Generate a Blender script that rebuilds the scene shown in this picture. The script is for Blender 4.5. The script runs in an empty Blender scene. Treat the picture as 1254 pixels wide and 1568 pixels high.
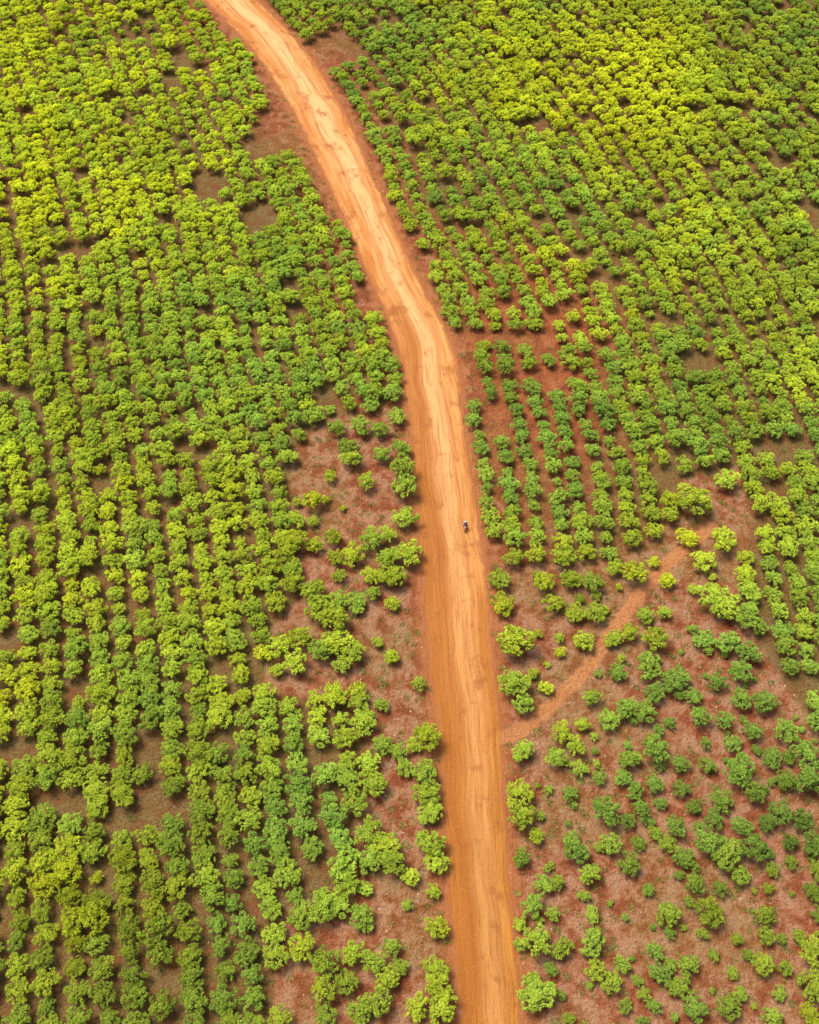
import bpy, bmesh, math, random
import numpy as np
from mathutils import Vector, Matrix, noise
random.seed(7); rng=np.random.default_rng(7)
scene=bpy.context.scene
H=130.0; PT=math.radians(57); SP,CP=math.sin(PT),math.cos(PT)
def G(u,v):
    x=(u-627)/1568; t=(v-784)/1568
    s=H/(SP+t*CP)
    return (x*s, s*(CP-t*SP))
def pxm(v):
    t=(v-784)/1568
    return 1568*(SP+t*CP)/H
def link(o,parent=None):
    scene.collection.objects.link(o)
    if parent: o.parent=parent
    return o
# ---------------- world / light / camera
w=bpy.data.worlds.new("World"); scene.world=w; w.use_nodes=True
nt=w.node_tree; bg=nt.nodes['Background']; sky=nt.nodes.new('ShaderNodeTexSky')
sky.sky_type='NISHITA'; sky.sun_disc=False
SE=math.radians(60); AZ=math.radians(-50)   # azimuth from +Y toward +X
sky.sun_elevation=SE; sky.sun_rotation=AZ; sky.dust_density=6.0; sky.air_density=1.0
nt.links.new(sky.outputs[0],bg.inputs[0]); bg.inputs[1].default_value=0.15
sd=Vector((math.sin(AZ)*math.cos(SE),math.cos(AZ)*math.cos(SE),math.sin(SE)))
L=bpy.data.lights.new('sun','SUN'); L.energy=5.0; L.angle=math.radians(24); L.color=(1,.93,.80)
lo=link(bpy.data.objects.new('sun',L)); lo.rotation_euler=sd.to_track_quat('Z','Y').to_euler(); lo.location=(0,0,200)
cam=bpy.data.cameras.new('camera'); co=link(bpy.data.objects.new('camera',cam))
cam.sensor_fit='VERTICAL'; cam.sensor_height=24; cam.lens=24; cam.clip_end=6000
co.location=(0,0,H); co.rotation_euler=(math.pi/2-PT,0,0); scene.camera=co
scene.view_settings.view_transform='Standard'; scene.view_settings.look='None'; scene.view_settings.exposure=0

# ---------------- road outline
E=[(-200,40,150),(-150,125,225),(-100,195,285),(-50,258,342),(0,314,393),(50,366,443),(100,407,485),(150,438,513),(200,465,540),(250,489,561),(300,512,583),(350,535,604),(400,555,627),(450,578,650),(500,600,680),(550,614,700),(600,622,704),(650,628,708),(700,632,717),(750,636,724),(800,641,733),(850,645,740),(900,650,745),(950,652,748),(1000,656,752),(1050,661,758),(1100,670,764),(1150,674,766),(1200,678,768),(1300,683,775),(1400,688,785),(1500,699,794),(1568,706,799),(1750,722,818)]
ev=np.array([e[0] for e in E],float); el=np.array([e[1] for e in E],float); er=np.array([e[2] for e in E],float)
vs=np.arange(-200,1751,4.0)
def sm(a,b):
    y=np.interp(vs,a,b); k=np.ones(15)/15
    yp=np.pad(y,7,mode='edge'); r=np.convolve(yp,k,'valid'); r[:8]=y[:8]; r[-8:]=y[-8:]; return r
ul=sm(ev,el); ur=sm(ev,er)
LX=np.array([G(a,b)[0] for a,b in zip(ul,vs)]); RX=np.array([G(a,b)[0] for a,b in zip(ur,vs)]); YY=np.array([G(0,b)[1] for b in vs])
slt=(LX[0]-LX[20])/(YY[0]-YY[20]); 
fy=YY[0]+np.arange(1,60)*4.0; LX=np.concatenate([(LX[0]+slt*(fy-YY[0]))[::-1],LX]); RX=np.concatenate([(RX[0]+slt*(fy-YY[0]))[::-1],RX]); YY=np.concatenate([fy[::-1],YY])
ny=YY[-1]-np.arange(1,40)*2.0; LX=np.concatenate([LX,np.full(39,LX[-1])]); RX=np.concatenate([RX,np.full(39,RX[-1])]); YY=np.concatenate([YY,ny])
Ya=YY[::-1]; La=LX[::-1]; Ra=RX[::-1]
dX=np.gradient((La+Ra)/2,Ya); Ca=1/np.sqrt(1+dX**2)
def road_d(x,y):
    l=np.interp(y,Ya,La); r=np.interp(y,Ya,Ra); c=np.interp(y,Ya,Ca)
    return np.where(x<(l+r)/2,(l-x)*c,(x-r)*c)
pathuv=[(766,1130),(800,1118),(842,1082),(875,1050),(905,1015),(940,965),(972,920),(1010,872),(1050,840),(1090,806)]
pathw=[G(*p) for p in pathuv]
pw=np.array(pathw)
def path_d(x,y):
    d=np.full(np.shape(x),1e9)
    for a,b in zip(pw[:-1],pw[1:]):
        ab=b-a; t=np.clip(((x-a[0])*ab[0]+(y-a[1])*ab[1])/(ab@ab),0,1)
        d=np.minimum(d,np.hypot(x-a[0]-t*ab[0],y-a[1]-t*ab[1]))
    return d

# ---------------- node helpers
def mat(name):
    m=bpy.data.materials.new(name); m.use_nodes=True; return m
class NB:
    def __init__(s,tree): s.t=tree
    def n(s,ty,**k):
        x=s.t.nodes.new(ty)
        for a,b in k.items(): setattr(x,a,b)
        return x
    def l(s,a,b): s.t.links.new(a,b)
    def noise(s,vec,scale,detail=4,rough=.6):
        x=s.n('ShaderNodeTexNoise'); x.inputs['Scale'].default_value=scale; x.inputs['Detail'].default_value=detail; x.inputs['Roughness'].default_value=rough
        if vec is not None: s.l(vec,x.inputs['Vector'])
        return x.outputs['Fac']
    def attr(s,name,ty='GEOMETRY'):
        x=s.n('ShaderNodeAttribute'); x.attribute_name=name; x.attribute_type=ty; return x.outputs['Fac']
    def ramp(s,f,a,b,c0=0.,c1=1.):
        x=s.n('ShaderNodeMapRange',interpolation_type='SMOOTHSTEP'); s.l(f,x.inputs[0])
        for i,vv in zip((1,2,3,4),(a,b,c0,c1)): x.inputs[i].default_value=vv
        return x.outputs[0]
    def mix(s,f,a,b,bt='MIX'):
        x=s.n('ShaderNodeMix',data_type='RGBA',blend_type=bt)
        for sock,val in ((x.inputs[0],f),(x.inputs[6],a),(x.inputs[7],b)):
            if isinstance(val,(int,float)): sock.default_value=val
            elif isinstance(val,tuple): sock.default_value=(*val,1)
            else: s.l(val,sock)
        return x.outputs[2]
    def math(s,op,a,b=0.):
        x=s.n('ShaderNodeMath',operation=op)
        for sock,val in ((x.inputs[0],a),(x.inputs[1],b)):
            if isinstance(val,(int,float)): sock.default_value=val
            else: s.l(val,sock)
        return x.outputs[0]
def simple(name,col,rough=.6,metal=0):
    m=mat(name); b=m.node_tree.nodes['Principled BSDF']; nb=NB(m.node_tree)
    tc=nb.n('ShaderNodeTexCoord'); f=nb.noise(tc.outputs['Object'],14)
    c=nb.mix(f,tuple(v*.8 for v in col),tuple(min(1,v*1.15) for v in col)); nb.l(c,b.inputs['Base Color'])
    b.inputs['Roughness'].default_value=rough; b.inputs['Metallic'].default_value=metal; return m
def soil(nb,pos):
    big=nb.noise(pos,.06,1); mid=nb.noise(pos,.45,4,.65); fine=nb.noise(pos,3.2,4,.75); vf=nb.noise(pos,7,2,.7)
    red=nb.mix(nb.ramp(mid,.35,.65),(.15,.040,.015),(.25,.078,.028))
    grey=nb.mix(nb.ramp(fine,.35,.65),(.18,.088,.048),(.33,.18,.105))
    bare=nb.attr('litter')
    g=nb.math('ADD',nb.math('MULTIPLY',bare,.75),nb.math('SUBTRACT',nb.ramp(mid,.35,.68),.45))
    c=nb.mix(nb.ramp(g,.0,1.0),red,grey)
    c=nb.mix(nb.math('MULTIPLY',nb.ramp(fine,.52,.7),.35),c,(.10,.035,.015))
    c=nb.mix(nb.math('MULTIPLY',nb.ramp(vf,.58,.68),.6),c,(.40,.28,.17))
    c=nb.mix(nb.math('MULTIPLY',nb.ramp(big,.45,.6),nb.math('MULTIPLY',nb.ramp(fine,.42,.58),.35)),c,(.13,.14,.03))
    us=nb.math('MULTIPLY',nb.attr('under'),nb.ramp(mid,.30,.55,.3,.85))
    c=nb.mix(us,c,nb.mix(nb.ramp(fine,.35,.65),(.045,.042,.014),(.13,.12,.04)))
    ver=nb.math('ADD',nb.attr('verge'),nb.math('MULTIPLY',nb.math('SUBTRACT',mid,.5),1.2))
    vc=nb.mix(nb.ramp(fine,.3,.7),(.23,.07,.022),(.36,.14,.052))
    c=nb.mix(nb.math('MULTIPLY',nb.ramp(ver,.35,1.),.8),c,vc)
    pa=nb.math('ADD',nb.attr('path'),nb.math('MULTIPLY',nb.math('SUBTRACT',mid,.5),.9))
    pc=nb.mix(nb.ramp(fine,.3,.7),(.30,.11,.038),(.42,.19,.075))
    c=nb.mix(nb.math('MULTIPLY',nb.ramp(pa,.3,.9),.75),c,pc)
    return c,mid,fine
def bump(nb,h,b,st,dist):
    x=nb.n('ShaderNodeBump'); x.inputs['Strength'].default_value=st; x.inputs['Distance'].default_value=dist
    nb.l(h,x.inputs['Height']); nb.l(x.outputs[0],b.inputs['Normal'])
mg=mat('red_soil'); nb=NB(mg.node_tree); b=mg.node_tree.nodes['Principled BSDF']
geo=nb.n('ShaderNodeNewGeometry'); c,mid,fine=soil(nb,geo.outputs['Position'])
nb.l(c,b.inputs['Base Color']); b.inputs['Roughness'].default_value=.95; b.inputs['Specular IOR Level'].default_value=.1
bump(nb,nb.noise(geo.outputs['Position'],1.6,2,.7),b,.8,.6)
mr=mat('dirt_road'); nb=NB(mr.node_tree); b=mr.node_tree.nodes['Principled BSDF']
geo=nb.n('ShaderNodeNewGeometry'); c,mid,fine=soil(nb,geo.outputs['Position'])
ac=nb.attr('across'); al=nb.attr('along')
wob=nb.math('MULTIPLY',nb.math('SUBTRACT',nb.noise(geo.outputs['Position'],.07,1),.5),.7)
acw=nb.math('ADD',ac,wob)
cx=nb.n('ShaderNodeCombineXYZ'); nb.l(nb.math('MULTIPLY',acw,2.6),cx.inputs[0]); nb.l(nb.math('MULTIPLY',al,.05),cx.inputs[1])
stk=nb.noise(cx.outputs[0],1.2,4,.55)
cx2=nb.n('ShaderNodeCombineXYZ'); nb.l(nb.math('MULTIPLY',acw,10),cx2.inputs[0]); nb.l(nb.math('MULTIPLY',al,.14),cx2.inputs[1])
stk2=nb.noise(cx2.outputs[0],1.0,4,.6)
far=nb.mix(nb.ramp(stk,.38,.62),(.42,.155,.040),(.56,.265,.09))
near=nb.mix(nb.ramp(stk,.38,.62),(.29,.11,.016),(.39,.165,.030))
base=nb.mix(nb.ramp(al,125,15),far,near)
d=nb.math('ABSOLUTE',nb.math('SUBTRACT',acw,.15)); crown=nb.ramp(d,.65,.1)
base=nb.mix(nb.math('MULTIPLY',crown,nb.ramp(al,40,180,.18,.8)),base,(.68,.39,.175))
base=nb.mix(nb.math('MULTIPLY',nb.ramp(stk2,.50,.66),.5),base,(.29,.09,.02))
ls=nb.math('MULTIPLY',nb.ramp(acw,-.15,-.4),nb.ramp(al,140,110)); base=nb.mix(nb.math('MULTIPLY',ls,.65),base,(.28,.09,.016))
# wheel tracks: two darker compacted bands each side of the pale crown
for off in (-.22,.50):
    dd=nb.math('ABSOLUTE',nb.math('SUBTRACT',acw,off)); base=nb.mix(nb.math('MULTIPLY',nb.ramp(dd,.10,.02),nb.ramp(stk,.35,.6,.1,.5)),base,(.30,.10,.026))
pot=nb.noise(geo.outputs['Position'],.25,4,.65); base=nb.mix(nb.math('MULTIPLY',nb.ramp(pot,.54,.68),.7),base,(.25,.08,.022))
base=nb.mix(nb.math('MULTIPLY',nb.ramp(fine,.52,.72),.35),base,(.26,.095,.03))
base=nb.mix(nb.math('MULTIPLY',nb.ramp(fine,.46,.30),.25),base,(.65,.42,.22))
ed=nb.math('ADD',nb.math('ABSOLUTE',ac),nb.math('ADD',nb.math('MULTIPLY',nb.math('SUBTRACT',mid,.5),.45),nb.math('MULTIPLY',nb.math('SUBTRACT',fine,.5),.35)))
c=nb.mix(nb.ramp(ed,.86,1.04),base,c)
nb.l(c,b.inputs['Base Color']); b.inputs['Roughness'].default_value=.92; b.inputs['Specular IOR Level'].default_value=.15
bump(nb,nb.math('ADD',stk2,nb.math('MULTIPLY',fine,.5)),b,.8,.35)

# ---------------- ground sheet
def setf(me,name,arr):
    a=me.attributes.new(name,'FLOAT','POINT'); a.data.foreach_set('value',np.asarray(arr,dtype=np.float32).ravel())
def inpoly(x,y,poly):
    r=np.zeros(np.shape(x),bool); j=len(poly)-1
    for i in range(len(poly)):
        xi,yi=poly[i]; xj,yj=poly[j]
        cnd=((yi>y)!=(yj>y))&(x<(xj-xi)*(y-yi)/(yj-yi+1e-12)+xi); r^=cnd; j=i
    return r
PR=[G(*p) for p in [(738,865),(850,862),(950,855),(1035,800),(1040,735),(1135,712),(1150,820),(1130,880),(1160,990),(1270,1140),(1300,1700),(780,1700),(745,1100)]]
PL1=[G(*p) for p in [(445,690),(500,640),(560,640),(655,590),(670,1120),(560,1115),(555,1080),(400,1062),(405,975),(470,905),(440,850)]]
PL2=[G(*p) for p in [(560,1115),(700,1110),(710,1640),(400,1640),(430,1440),(450,1380),(535,1380),(545,1270),(575,1200)]]
xs=np.concatenate([[-3000,-1200,-500,-250],np.arange(-140,140.1,.7),[250,500,1200,3000]])
ys=np.concatenate([[-3000,-1000,-300,-100],np.arange(-25,290.1,.7),[400,800,1500,3500]])
X,Y=np.meshgrid(xs,ys); nx,nyy=len(xs),len(ys)
me=bpy.data.meshes.new('ground')
co3=np.stack([X,Y,np.zeros_like(X)],-1).reshape(-1,3)
idx=np.arange(nx*nyy).reshape(nyy,nx)
q=np.stack([idx[:-1,:-1],idx[:-1,1:],idx[1:,1:],idx[1:,:-1]],-1).reshape(-1,4)
me.vertices.add(len(co3)); me.vertices.foreach_set('co',co3.ravel())
me.loops.add(q.size); me.loops.foreach_set('vertex_index',q.ravel())
me.polygons.add(len(q)); me.polygons.foreach_set('loop_start',np.arange(0,q.size,4)); me.update()
me.validate()
rd=road_d(X,Y); setf(me,'verge',np.clip(1-(rd-.2)/3.5,0,1)); 
pd=path_d(X,Y); setf(me,'path',np.clip(1.5-pd/1.05,0,1))
inP=inpoly(X,Y,PR)|inpoly(X,Y,PL1)|inpoly(X,Y,PL2)
lit=np.where(inpoly(X,Y,PR),.65,.2)+np.where(inpoly(X,Y,PL1)|inpoly(X,Y,PL2),.45,0)
red1=np.hypot(X-G(780,560)[0],(Y-G(780,560)[1])*.7)
redz=np.clip(1-red1/24,0,1); lit=lit-redz*.8
setf(me,'litter',lit)
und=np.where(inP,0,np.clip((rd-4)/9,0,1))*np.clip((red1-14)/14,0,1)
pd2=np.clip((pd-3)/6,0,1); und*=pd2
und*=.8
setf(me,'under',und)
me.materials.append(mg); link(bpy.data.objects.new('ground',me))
# ---------------- road sheet
A=np.linspace(-1.45,1.45,25); N=len(YY)
mid_=(LX+RX)/2; hw=(RX-LX)/2
RXY=mid_[:,None]+hw[:,None]*A[None,:]; RY=np.repeat(YY[:,None],25,1)
co3=np.stack([RXY,RY,np.full_like(RXY,.006)],-1).reshape(-1,3)
idx=np.arange(N*25).reshape(N,25); q=np.stack([idx[1:,:-1],idx[1:,1:],idx[:-1,1:],idx[:-1,:-1]],-1).reshape(-1,4)
me=bpy.data.meshes.new('dirt_road'); me.from_pydata(co3.tolist(),[],q.tolist())
setf(me,'across',np.repeat(A[None,:],N,0)); setf(me,'along',RY); rr=road_d(RXY,RY)
setf(me,'verge',np.clip(1-(rr-.2)/3.5,0,1)); setf(me,'path',np.clip(1.5-path_d(RXY,RY)/1.05,0,1)); setf(me,'litter',np.full(RXY.shape,.3)); setf(me,'under',np.zeros(RXY.shape))
me.materials.append(mr); link(bpy.data.objects.new('dirt_road',me))

# ---------------- foliage material
def leafmat(name,dark,bright,ydark,yel):
    m=mat(name); t=m.node_tree; nb=NB(t); out=t.nodes['Material Output']; t.nodes.remove(t.nodes['Principled BSDF'])
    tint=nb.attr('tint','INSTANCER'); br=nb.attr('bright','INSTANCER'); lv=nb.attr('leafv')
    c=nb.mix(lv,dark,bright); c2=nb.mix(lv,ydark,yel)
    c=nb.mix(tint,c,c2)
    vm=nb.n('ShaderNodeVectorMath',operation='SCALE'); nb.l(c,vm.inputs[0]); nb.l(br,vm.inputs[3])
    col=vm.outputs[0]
    df=nb.n('ShaderNodeBsdfDiffuse'); nb.l(col,df.inputs[0])
    tr=nb.n('ShaderNodeBsdfTranslucent'); nb.l(col,tr.inputs[0])
    ms=nb.n('ShaderNodeMixShader'); ms.inputs[0].default_value=.4; nb.l(df.outputs[0],ms.inputs[1]); nb.l(tr.outputs[0],ms.inputs[2]); nb.l(ms.outputs[0],out.inputs[0])
    return m
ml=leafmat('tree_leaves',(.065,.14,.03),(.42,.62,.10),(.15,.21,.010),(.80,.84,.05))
mw=leafmat('weed_leaves',(.10,.15,.035),(.26,.34,.08),(.25,.25,.06),(.5,.46,.15))
mb=simple('bark',(.16,.11,.07),.9)
def leaf(V,F,C,p,ax,nr,ln,wd,cv):
    ax=ax.normalized(); sdv=ax.cross(nr)
    if sdv.length<1e-4: return
    sdv.normalize(); n=sdv.cross(ax)
    i=len(V)
    V+= [p, p+ax*ln*.5+sdv*wd*.5+n*wd*.15, p+ax*ln-n*wd*.1, p+ax*ln*.5-sdv*wd*.5+n*wd*.15]
    F.append((i,i+1,i+2,i+3)); C+= [cv]*4
def rv():
    z=random.uniform(-1,1); a=random.uniform(0,6.283); r=math.sqrt(1-z*z); return Vector((r*math.cos(a),r*math.sin(a),z))
def tube(V,F,C,p0,p1,r0,r1,n=6):
    d=(p1-p0).normalized(); a=d.orthogonal().normalized(); bb=d.cross(a); i=len(V)
    for p,r in ((p0,r0),(p1,r1)):
        for k in range(n):
            t=6.2832*k/n; V.append(p+a*math.cos(t)*r+bb*math.sin(t)*r); C.append(0)
    for k in range(n): F.append((i+k,i+(k+1)%n,i+n+(k+1)%n,i+n+k))
def mkobj(name,V,F,C,nt_,coll,mats):
    me=bpy.data.meshes.new(name); me.from_pydata([tuple(v) for v in V],[],F); setf(me,'leafv',C)
    for m in mats: me.materials.append(m)
    mi=np.zeros(len(F),dtype=np.int32); mi[:nt_]=len(mats)-1
    me.polygons.foreach_set('material_index',mi)
    o=bpy.data.objects.new(name,me); coll.objects.link(o); return o
tc_=bpy.data.collections.new('tree_kinds'); NT=18
for k in range(NT):
    V,F,C=[],[],[]
    nl=random.randint(6,8); lobes=[(Vector((random.uniform(-.12,.12),random.uniform(-.12,.12),1.45)),.47)]
    ph=random.uniform(0,6.28); el_=random.uniform(.88,1.12)
    for j in range(nl):
        a=ph+6.283*j/nl+random.uniform(-.2,.2); r=random.uniform(.82,1.06)*(1+.14*abs(math.sin(2*a)))
        lobes.append((Vector((r*math.cos(a)*el_,r*math.sin(a)/el_,random.uniform(1.05,1.35))),random.uniform(.31,.43)))
    for j in range(3):
        a=ph+2.1*j+random.uniform(-.4,.4); r=random.uniform(.44,.6)
        lobes.append((Vector((r*math.cos(a),r*math.sin(a),random.uniform(1.35,1.6))),random.uniform(.28,.38)))
    top=Vector((random.uniform(-.08,.08),random.uniform(-.08,.08),.7))
    tube(V,F,C,Vector((0,0,-.05)),top,.10,.07)
    for cpt,r in lobes: tube(V,F,C,top-Vector((0,0,random.uniform(0,.25))),cpt,.05,.018,5)
    ntf=len(F)
    for cpt,r in lobes:
        n=int(135*r*r/.16); lb=random.uniform(-.1,.1)
        subs=[rv() for _ in range(7)]
        for _ in range(n):
            s=random.choice(subs); d=(s+rv()*.5).normalized()
            if d.z<-.2 and random.random()<.7: d.z=-d.z
            inner=random.random(); rr_=r*(.5+.5*math.sqrt(inner))
            p=cpt+Vector((d.x*rr_,d.y*rr_,d.z*rr_*.8))
            ax=(Vector((d.x,d.y,d.z*.3))*.9+rv()*.6); nr=(d*.35+rv()*.45+Vector((0,0,1.2)))
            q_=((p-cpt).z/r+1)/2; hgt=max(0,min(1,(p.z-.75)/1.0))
            cv=max(0,min(1,-.02+lb+.66*q_+.28*hgt+random.uniform(-.22,.3)))  # crown shading put into leaf colour: bright tops, darker sides, plus yellow young tips
            leaf(V,F,C,p,ax,nr,random.uniform(.19,.31),random.uniform(.12,.18),cv)
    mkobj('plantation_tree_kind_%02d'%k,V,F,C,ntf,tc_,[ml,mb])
wc=bpy.data.collections.new('weed_kinds')
for k in range(6):
    V,F,C=[],[],[]
    for _ in range(random.randint(14,40)):
        a=random.uniform(0,6.28); r=random.random()*.28; p=Vector((r*math.cos(a),r*math.sin(a),0))
        ax=Vector((math.cos(a)*.7,math.sin(a)*.7,random.uniform(.3,1.2)))
        leaf(V,F,C,p,ax,Vector((0,0,1))+rv()*.4,random.uniform(.14,.34),random.uniform(.06,.12),random.random())
    mkobj('weed_kind_%02d'%k,V,F,C,0,wc,[mw])
sc_=bpy.data.collections.new('stone_kinds'); mst=simple('pale_stone',(.45,.36,.27),.9)
for k in range(4):
    bm=bmesh.new(); bmesh.ops.create_icosphere(bm,subdivisions=2,radius=.5)
    for v in bm.verts: v.co*= 1+.5*noise.noise(v.co*2+Vector((k*7,0,0))); v.co.z*=.55
    me=bpy.data.meshes.new('stone'); bm.to_mesh(me); me.materials.append(mst); o=bpy.data.objects.new('stone_kind_%02d'%k,me); sc_.objects.link(o)

def scatter(name,pts,coll):
    P=np.array(pts); me=bpy.data.meshes.new(name); me.from_pydata([(p[0],p[1],0.) for p in P],[],[])
    rot=me.attributes.new('rot','FLOAT_VECTOR','POINT'); 
    R=np.zeros((len(P),3),np.float32); R[:,2]=rng.uniform(0,6.283,len(P)); R[:,:2]=rng.normal(0,.07,(len(P),2)); rot.data.foreach_set('vector',R.ravel())
    s=me.attributes.new('scl','FLOAT_VECTOR','POINT'); an=rng.uniform(.88,1.12,len(P)); S=np.stack([P[:,2]*an,P[:,2]/an,P[:,3]],-1).astype(np.float32); s.data.foreach_set('vector',S.ravel())
    a=me.attributes.new('kind','INT','POINT'); a.data.foreach_set('value',P[:,4].astype(np.int32))
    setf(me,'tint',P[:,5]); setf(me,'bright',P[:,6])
    o=link(bpy.data.objects.new(name,me)); g=bpy.data.node_groups.new(name,'GeometryNodeTree')
    g.interface.new_socket('Geometry',in_out='INPUT',socket_type='NodeSocketGeometry'); g.interface.new_socket('Geometry',in_out='OUTPUT',socket_type='NodeSocketGeometry')
    n=g.nodes.new; gi=n('NodeGroupInput'); go=n('NodeGroupOutput'); iop=n('GeometryNodeInstanceOnPoints'); ci=n('GeometryNodeCollectionInfo')
    ci.inputs[0].default_value=coll; ci.inputs['Separate Children'].default_value=True; ci.inputs['Reset Children'].default_value=True
    def na(nm,t): x=n('GeometryNodeInputNamedAttribute'); x.data_type=t; x.inputs[0].default_value=nm; return x.outputs[0]
    lk=g.links.new; lk(gi.outputs[0],iop.inputs['Points']); lk(ci.outputs[0],iop.inputs['Instance']); iop.inputs['Pick Instance'].default_value=True
    lk(na('kind','INT'),iop.inputs['Instance Index']); lk(na('rot','FLOAT_VECTOR'),iop.inputs['Rotation']); lk(na('scl','FLOAT_VECTOR'),iop.inputs['Scale']); lk(iop.outputs[0],go.inputs[0])
    o.modifiers.new('scatter','NODES').node_group=g; return o

# ---------------- tree positions
TB=[(0,330,220,.5),(60,50,260,.45),(950,120,180,.7),(1050,330,120,.2),(330,550,130,-.2),(640,80,100,-.25),(1230,100,90,-.3),(850,650,180,-.25),(300,1500,260,-.1),(60,900,180,.25),(1150,1150,260,-.4),(950,1400,200,-.2),(400,800,120,.15),(350,1280,120,.15),(180,1180,100,-.1)]  # leaf yellowing by area; top-left boosts also paint in hazy glow
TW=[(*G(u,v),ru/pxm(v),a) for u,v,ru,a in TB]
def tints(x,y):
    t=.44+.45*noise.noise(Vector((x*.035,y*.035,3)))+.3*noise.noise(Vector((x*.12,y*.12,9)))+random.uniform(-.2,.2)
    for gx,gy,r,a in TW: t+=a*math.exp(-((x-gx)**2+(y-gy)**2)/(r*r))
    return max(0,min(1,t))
BB=[(0,300,350,.18),(950,130,200,.12),(200,1520,380,-.30),(1200,1300,330,-.28),(900,700,200,-.08),(1250,50,150,-.12),(350,100,200,.1)]  # leaf brightness by area: paints in haze glow and dark edges, plus foliage tone
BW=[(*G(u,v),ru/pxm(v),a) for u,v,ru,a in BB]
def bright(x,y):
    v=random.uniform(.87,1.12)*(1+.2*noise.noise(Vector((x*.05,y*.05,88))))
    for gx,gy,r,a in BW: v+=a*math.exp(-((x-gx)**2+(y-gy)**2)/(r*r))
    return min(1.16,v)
trees=[]
def add(x,y,diam):
    s=diam/3.05
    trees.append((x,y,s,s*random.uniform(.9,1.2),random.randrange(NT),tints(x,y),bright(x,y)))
GAPS=[(412,215,34,48),(322,288,32,22),(405,338,26,30),(515,80,38,40),(562,460,28,26),(140,382,22,18),(712,540,24,36),(790,522,50,16),(845,585,40,14),(1130,172,24,12),(1190,258,28,14),(820,195,20,18),(1062,562,34,14),(1190,690,44,22),(40,803,26,12),(335,1135,24,16),(22,1150,36,12),(278,98,18,30),(245,772,34,10),(690,288,22,9),(760,640,20,30),(870,470,22,12),(100,1225,34,14),(210,1265,40,12),(1240,330,30,16),(880,330,20,10),(590,40,26,12),(230,60,22,9),(20,600,20,14),(1010,720,26,10)]
GW=[]
for u,v,a,c_ in GAPS:
    gx,gy=G(u,v); k=pxm(v); GW.append((gx,gy,a/k,c_/k/.8))
def gap(x,y):
    return any(((x-g[0])/g[2])**2+((y-g[1])/g[3])**2<1 for g in GW)
def grid(side):
    for k in range(-80,81):
        yy=-20+random.uniform(0,3)
        while yy<285:
            yy+=2.65*random.uniform(.9,1.1)
            if side<0: f=-.14*yy-.0007*yy*yy; sp=3.3
            else: f=.25*yy-.0018*yy*yy; sp=3.3+.0016*max(0,yy-100)
            x=k*sp+f+random.gauss(0,.17)+2.4*noise.noise(Vector((k*.05,yy*.03,side*5)))+.5*noise.noise(Vector((k*.6,yy*.06,side*5)))
            y=yy+random.gauss(0,.15)
            if abs(x)>60+y*.32+22: continue
            mx=(np.interp(y,Ya,La)+np.interp(y,Ya,Ra))/2
            if (x<mx)!=(side<0): continue
            d=float(road_d(x,y))
            need=1.4 if side>0 else (1.3 if y<120 else 1.9)
            if side<0 and y>150: need=2.6
            if d<need: continue
            if inpoly(x,y,PR) or inpoly(x,y,PL1) or inpoly(x,y,PL2): continue
            if gap(x,y): continue
            if float(path_d(x,y))<2.0: continue
            sparse=noise.noise(Vector((x*.05,y*.05,21)))
            if random.random()<.02+max(0,sparse)*.08: continue
            dm=random.gauss(3.3,.3)+.5*noise.noise(Vector((x*.06,y*.06,44)))
            if side>0: dm-=.35*math.exp(-((x-18)**2+(y-105)**2)/1200)
            if random.random()<.05: dm*=.7
            add(x,y,max(1.6,min(4.2,dm)))
grid(-1); grid(1)
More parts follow.
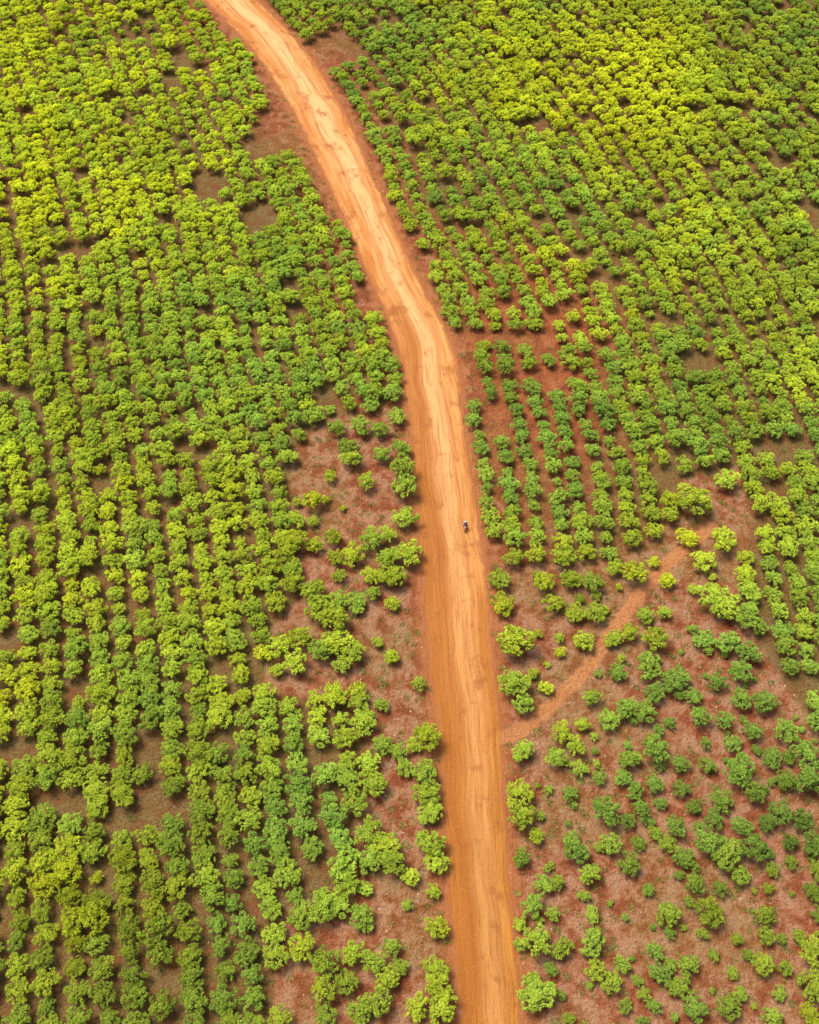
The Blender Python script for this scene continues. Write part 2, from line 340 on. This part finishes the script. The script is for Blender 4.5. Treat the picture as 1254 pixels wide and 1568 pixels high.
EX="""765,890,35 770,925,40 792,985,58 785,1048,48 800,1078,35 800,1150,35 850,1160,35 795,1215,45 797,1250,45 820,1280,25 797,1312,30 858,1122,35 835,1055,25 858,1000,20 893,983,35 938,978,30 910,940,35 878,938,34 845,928,34 830,895,34 870,888,34 905,895,36 970,880,40 940,870,32 1000,862,22 1020,890,28 1015,940,25 985,945,30 1000,980,42 962,970,30 945,1030,30 990,1020,45 1030,1042,45 1000,1062,36 1075,980,35 1110,985,40 1140,950,42 1085,915,50 1108,932,48 1100,830,45 1075,862,40 1060,770,58 1110,738,40 1050,825,35 1140,1000,40 905,1070,30 955,1085,35 985,1088,40 930,1103,35 890,1110,25 880,1143,34 915,1190,25 885,1177,30 960,1165,35 1000,1150,45 1040,1170,30 1070,1100,35 1105,1103,30 1130,1070,35 1120,1140,30 1125,1180,50 1080,1172,30 1040,1207,30 1000,1200,30 970,1212,30 925,1245,48 870,1215,28 950,1190,30 980,1240,32 960,1258,26 1010,1230,22 1060,1235,25 1100,1222,40 1150,1215,38 1180,1160,34 1230,1190,55 1190,1245,40 1222,1255,34 1240,1290,40 1135,1265,32 1090,1255,35 1030,1265,35 1000,1275,24 880,1305,40 900,1340,35 875,1285,28 935,1292,35 960,1322,38 975,1290,25 1020,1292,30 1045,1312,35 1080,1290,45 1110,1308,50 1150,1300,45 1180,1330,25 1210,1320,22 830,1352,34 852,1350,26 815,1385,38 845,1400,25 895,1372,20 905,1400,25 820,1440,48 860,1450,35 905,1443,42 910,1482,35 950,1475,30 935,1502,35 955,1540,25 975,1500,20 1000,1455,30 1010,1490,35 1020,1400,40 1025,1428,20 1080,1395,48 1060,1352,35 1075,1430,20 1050,1475,35 1040,1510,40 1090,1460,20 1165,1400,38 1170,1432,30 1165,1475,35 1120,1490,20 1240,1455,50 1240,1505,50 1200,1480,25 1130,1340,32 1100,1360,25 1175,1360,20 1240,1365,32 1252,1400,30 820,1520,55 812,1497,25 870,1560,20 1000,1540,25 1060,1545,40 1110,1540,40 1180,1555,35 1235,1550,32 1130,1520,25 1190,1520,25 1220,1430,22 1200,1120,40 1165,1075,38 1130,1030,40 1095,1045,32 1060,1065,30 1200,1195,36 1225,1150,44 1150,1120,32 1170,1260,30 1205,1290,28 1250,1330,36
617,718,42 620,750,42 623,795,40 628,850,46 612,690,30 600,605,36 608,640,32 570,605,34 640,1047,26 600,1008,25 600,925,25 577,985,20 585,1080,25 655,1130,45 632,1140,28 612,1152,30 585,1140,35 618,1175,30 650,1185,40 655,1212,45 660,1242,40 658,1290,45 665,1320,40 628,1342,30 662,1365,25 625,1385,20 668,1415,38 668,1480,40 670,1510,45 675,1542,50 600,1450,32 570,1470,40 590,1295,48 602,1318,42 568,1318,42 565,1272,48 560,1360,25 590,1500,40 582,1532,45 610,1480,30 638,1540,42 520,1385,38 552,1400,40 495,1390,45 465,1400,45 562,1415,25 462,1445,45 500,1470,50 540,1460,40 500,1510,42 532,1500,38 545,1548,42 500,1550,38 430,1560,42 505,732,22 482,770,36 455,770,18 500,766,14 455,797,30 480,800,20 540,708,35 530,688,34 560,742,30 585,700,30 515,660,32 552,655,36 580,662,30 525,780,12 455,832,40 482,838,30 510,825,30 515,855,30 540,850,42 570,830,42 595,820,30 595,857,36 570,885,36 600,885,42 520,882,25 545,922,36 520,920,36 490,932,45 510,952,50 515,985,50 540,1000,42 525,1018,30 490,995,40 455,1015,42 430,990,42 460,978,40 572,910,25 425,1028,25 515,1065,42 547,1060,30 480,905,36 555,1100,36"""
for tkn in EX.split():
    u,v,dpx=map(float,tkn.split(','))
    v+=dpx*.12   # crown centre -> stem foot
    x,y=G(u,v); add(x,y,dpx/pxm(v)*1.0)
n_=0
while n_<110:   # young self-sown bushes on the open ground
    u=random.uniform(790,1270); v=random.uniform(880,1600); x,y=G(u,v)
    if not inpoly(x,y,PR) or float(path_d(x,y))<1.6: continue
    if min((x-t[0])**2+(y-t[1])**2 for t in trees[-330:])<2.2: continue
    add(x,y,random.uniform(.8,1.9)); n_+=1
scatter('plantation_trees',trees,tc_)
weeds=[];stones=[]
for _ in range(60000):
    x=random.uniform(-110,110); y=random.uniform(0,250)
    if abs(x)>60+y*.3: continue
    d=float(road_d(x,y))
    if d<.3: continue
    open_=bool(inpoly(x,y,PR) or inpoly(x,y,PL1) or inpoly(x,y,PL2)); edge=d<4
    cl=noise.noise(Vector((x*.15,y*.15,70)))
    pr=(.55 if open_ else (.28 if edge else .10))*(1+1.6*cl)
    if float(path_d(x,y))<1: pr*=.1
    r=random.random()
    if r<pr*.55:
        s=random.uniform(.4,1.4); weeds.append((x,y,s,s*.8,random.randrange(6),random.random(),random.uniform(.7,1.1)))
    elif r<pr*.85:
        s=random.uniform(.05,.2)*random.uniform(.6,1.2); stones.append((x,y,s,s,random.randrange(4),0,1))
scatter('weeds',weeds,wc); scatter('stones',stones,sc_)

# ---------------- motorcycle + rider (local forward = +Y)
mblk=simple('tyre_rubber',(.03,.03,.03),.8); mmet=simple('steel',(.45,.45,.46),.35,.9); mpaint=simple('tank_paint',(.35,.03,.02),.35); mseat=simple('seat_vinyl',(.03,.03,.035),.6)
mglass=simple('headlight_glass',(.8,.8,.75),.15)
bx,by=G(712,808)
moto=link(bpy.data.objects.new('motorcycle',None)); moto.location=(bx,by,.008); moto.rotation_euler=(0,0,math.radians(176))
def part(name,bm,m,parent,smooth=True):
    me=bpy.data.meshes.new(name); bm.to_mesh(me); bm.free(); me.materials.append(m)
    if smooth: me.polygons.foreach_set('use_smooth',[True]*len(me.polygons))
    return link(bpy.data.objects.new(name,me),parent)
def tubes(name,segs,m,parent):
    bm=bmesh.new()
    for pts,r in segs:
        pts=[Vector(p) for p in pts]; rings=[]
        for i,p in enumerate(pts):
            d=(pts[min(i+1,len(pts)-1)]-pts[max(i-1,0)]).normalized(); a=d.cross(Vector((0,.3,1)) if abs(d.z)<.9 else Vector((1,0,0))).normalized(); c_=d.cross(a)
            rings.append([bm.verts.new(p+a*math.cos(t*math.pi/5)*r+c_*math.sin(t*math.pi/5)*r) for t in range(10)])
        for A_,B_ in zip(rings[:-1],rings[1:]):
            for t in range(10): bm.faces.new((A_[t],A_[(t+1)%10],B_[(t+1)%10],B_[t]))
        bm.faces.new(rings[0][::-1]); bm.faces.new(rings[-1])
    return part(name,bm,m,parent)
def torus(name,c_,R,r,m,parent):
    bm=bmesh.new(); g=[[bm.verts.new((c_[0]+r*1.15*math.sin(b2*math.pi/5),c_[1]+(R+r*math.cos(b2*math.pi/5))*math.cos(a*math.pi/16),c_[2]+(R+r*math.cos(b2*math.pi/5))*math.sin(a*math.pi/16))) for b2 in range(10)] for a in range(32)]
    for a in range(32):
        for b2 in range(10): bm.faces.new((g[a][b2],g[(a+1)%32][b2],g[(a+1)%32][(b2+1)%10],g[a][(b2+1)%10]))
    return part(name,bm,m,parent)
def blob(name,c_,s,m,parent,sub=3):
    bm=bmesh.new(); bmesh.ops.create_icosphere(bm,subdivisions=sub,radius=1)
    for v in bm.verts: v.co=Vector((v.co.x*s[0]+c_[0],v.co.y*s[1]+c_[1],v.co.z*s[2]+c_[2]))
    return part(name,bm,m,parent)
FW=(0,.66,.31); RW=(0,-.62,.31)
torus('front_tyre',FW,.25,.055,mblk,moto); torus('rear_tyre',RW,.24,.068,mblk,moto)
for nm,c_ in (('front_rim',FW),('rear_rim',RW)):
    sg=[([(0,c_[1],c_[2]),(0,c_[1]+.2*math.cos(a*math.pi/6),c_[2]+.2*math.sin(a*math.pi/6))],.006) for a in range(12)]+[([(-.07,c_[1],c_[2]),(.07,c_[1],c_[2])],.035)]
    tubes(nm,sg,mmet,moto)
tubes('fork',[([(sx*.08,.66,.31),(sx*.08,.42,.98)],.022) for sx in(-1,1)],mmet,moto)
tubes('frame',[([(0,.42,.88),(0,.3,.35),(0,-.1,.3),(0,-.3,.62),(0,-.62,.68)],.025),([(0,.42,.88),(0,0,.7),(0,-.3,.62)],.025)]+[([(sx*.09,-.1,.35),(sx*.09,-.62,.31)],.02) for sx in(-1,1)],mmet,moto)
tubes('handlebar',[([(-.38,.30,1.03),(-.22,.36,1.04),(0,.42,.98),(.22,.36,1.04),(.38,.30,1.03)],.014),([(.25,.37,1.04),(.33,.36,1.2)],.006),([(-.25,.37,1.04),(-.33,.36,1.2)],.006)],mblk,moto)
blob('fuel_tank',(0,.15,.83),(.13,.26,.13),mpaint,moto); blob('seat',(0,-.35,.8),(.13,.38,.06),mseat,moto); blob('engine',(0,.08,.45),(.13,.2,.18),mmet,moto)
blob('headlight',(0,.52,.9),(.09,.07,.09),mglass,moto); blob('front_fender',(0,.66,.60),(.075,.24,.05),mpaint,moto); blob('rear_fender',(0,-.72,.64),(.08,.25,.05),mpaint,moto)
tubes('exhaust',[([(.12,.15,.38),(.14,-.1,.28),(.16,-.75,.36)],.035)],mmet,moto); tubes('foot_pegs',[([(-.24,.02,.3),(.24,.02,.3)],.014)],mblk,moto)
tubes('luggage_rack',[([(-.1,-.62,.8),(-.1,-.92,.8),(.1,-.92,.8),(.1,-.62,.8)],.01)],mmet,moto)
rider=link(bpy.data.objects.new('motorcyclist',None)); rider.location=moto.location; rider.rotation_euler=moto.rotation_euler
mskin=simple('skin',(.16,.08,.05),.6); mshirt=simple('shirt_cloth',(.38,.38,.38),.9); mtrs=simple('trouser_cloth',(.035,.04,.055),.9); mshoe=simple('shoe_leather',(.04,.03,.025),.6); mhelm=simple('white_helmet',(.8,.8,.78),.3); mhair=simple('hair',(.01,.01,.01),.8)
J=[((0,-.25,.88),.15),((0,-.22,1.06),.145),((0,-.13,1.27),.165),((0,-.08,1.42),.10),((0,-.05,1.5),.06)]
Ed=[(0,1),(1,2),(2,3),(3,4)]
for sx in(-1,1):
    b0=len(J); J+=[((sx*.19,-.09,1.39),.075),((sx*.33,.06,1.16),.052),((sx*.34,.24,1.075),.034),((sx*.34,.29,1.065),.036)]
    Ed+=[(3,b0),(b0,b0+1),(b0+1,b0+2),(b0+2,b0+3)]
    b0=len(J); J+=[((sx*.11,-.2,.87),.105),((sx*.21,.2,.76),.072),((sx*.17,-.0,.38),.048),((sx*.17,.0,.33),.045),((sx*.17,.16,.335),.038)]
    Ed+=[(0,b0),(b0,b0+1),(b0+1,b0+2),(b0+2,b0+3),(b0+3,b0+4)]
def skin(name,J,Ed,mats,fn,parent,sub=2):
    me=bpy.data.meshes.new(name); me.from_pydata([j[0] for j in J],Ed,[]); o=link(bpy.data.objects.new(name,me),None)
    sk=o.modifiers.new('s','SKIN'); o.modifiers.new('b','SUBSURF').levels=sub
    for i,j in enumerate(J): me.skin_vertices[0].data[i].radius=(j[1],j[1]); me.skin_vertices[0].data[i].use_root=(i==0)
    bpy.context.view_layer.update(); dg=bpy.context.evaluated_depsgraph_get()
    nm=bpy.data.meshes.new_from_object(o.evaluated_get(dg)); bpy.data.objects.remove(o); nm.name=name
    nm.materials.clear()
    for m in mats: nm.materials.append(m)
    for p in nm.polygons: p.material_index=fn(p.center); p.use_smooth=True
    return link(bpy.data.objects.new(name,nm),parent)
def bf(c):
    if c.z>1.46 and abs(c.x)<.1: return 0
    if c.y>.21 and c.z>1.0 and abs(c.x)>.28: return 0
    if c.z>.93 : return 1
    if c.z<.37: return 3
    return 2
skin('body',J,Ed,[mskin,mshirt,mtrs,mshoe],bf,rider)
for sx in(-1,1):
    for i in range(4):
        x=sx*(.315+.022*i); l=[.95,1.05,1.,.8][i]
        tubes('finger',[([(x,.29,1.07),(x,.29+.045*l,1.075),(x,.29+.06*l,1.045),(x,.29+.03*l,1.02)],.0095)],mskin,rider)
    tubes('thumb',[([(sx*.305,.27,1.06),(sx*.285,.30,1.045),(sx*.285,.33,1.03)],.011)],mskin,rider)
blob('head',(0,-.01,1.62),(.075,.095,.115),mskin,rider); blob('nose',(0,.09,1.61),(.012,.02,.02),mskin,rider,2)
for sx in(-1,1): blob('ear',(sx*.077,-.01,1.61),(.012,.02,.03),mskin,rider,2); blob('eye',(sx*.03,.078,1.635),(.012,.008,.008),mhair,rider,2)
blob('mouth',(0,.078,1.565),(.024,.008,.006),mhair,rider,2)
bm=bmesh.new(); bmesh.ops.create_uvsphere(bm,u_segments=24,v_segments=16,radius=1)
bmesh.ops.delete(bm,geom=[v for v in bm.verts if v.co.z<-.35 or (v.co.y>.45 and v.co.z<.1)],context='VERTS')
for v in bm.verts: v.co=Vector((v.co.x*.125,v.co.y*.145-.015,v.co.z*.135+1.655))
part('helmet',bm,mhelm,rider)
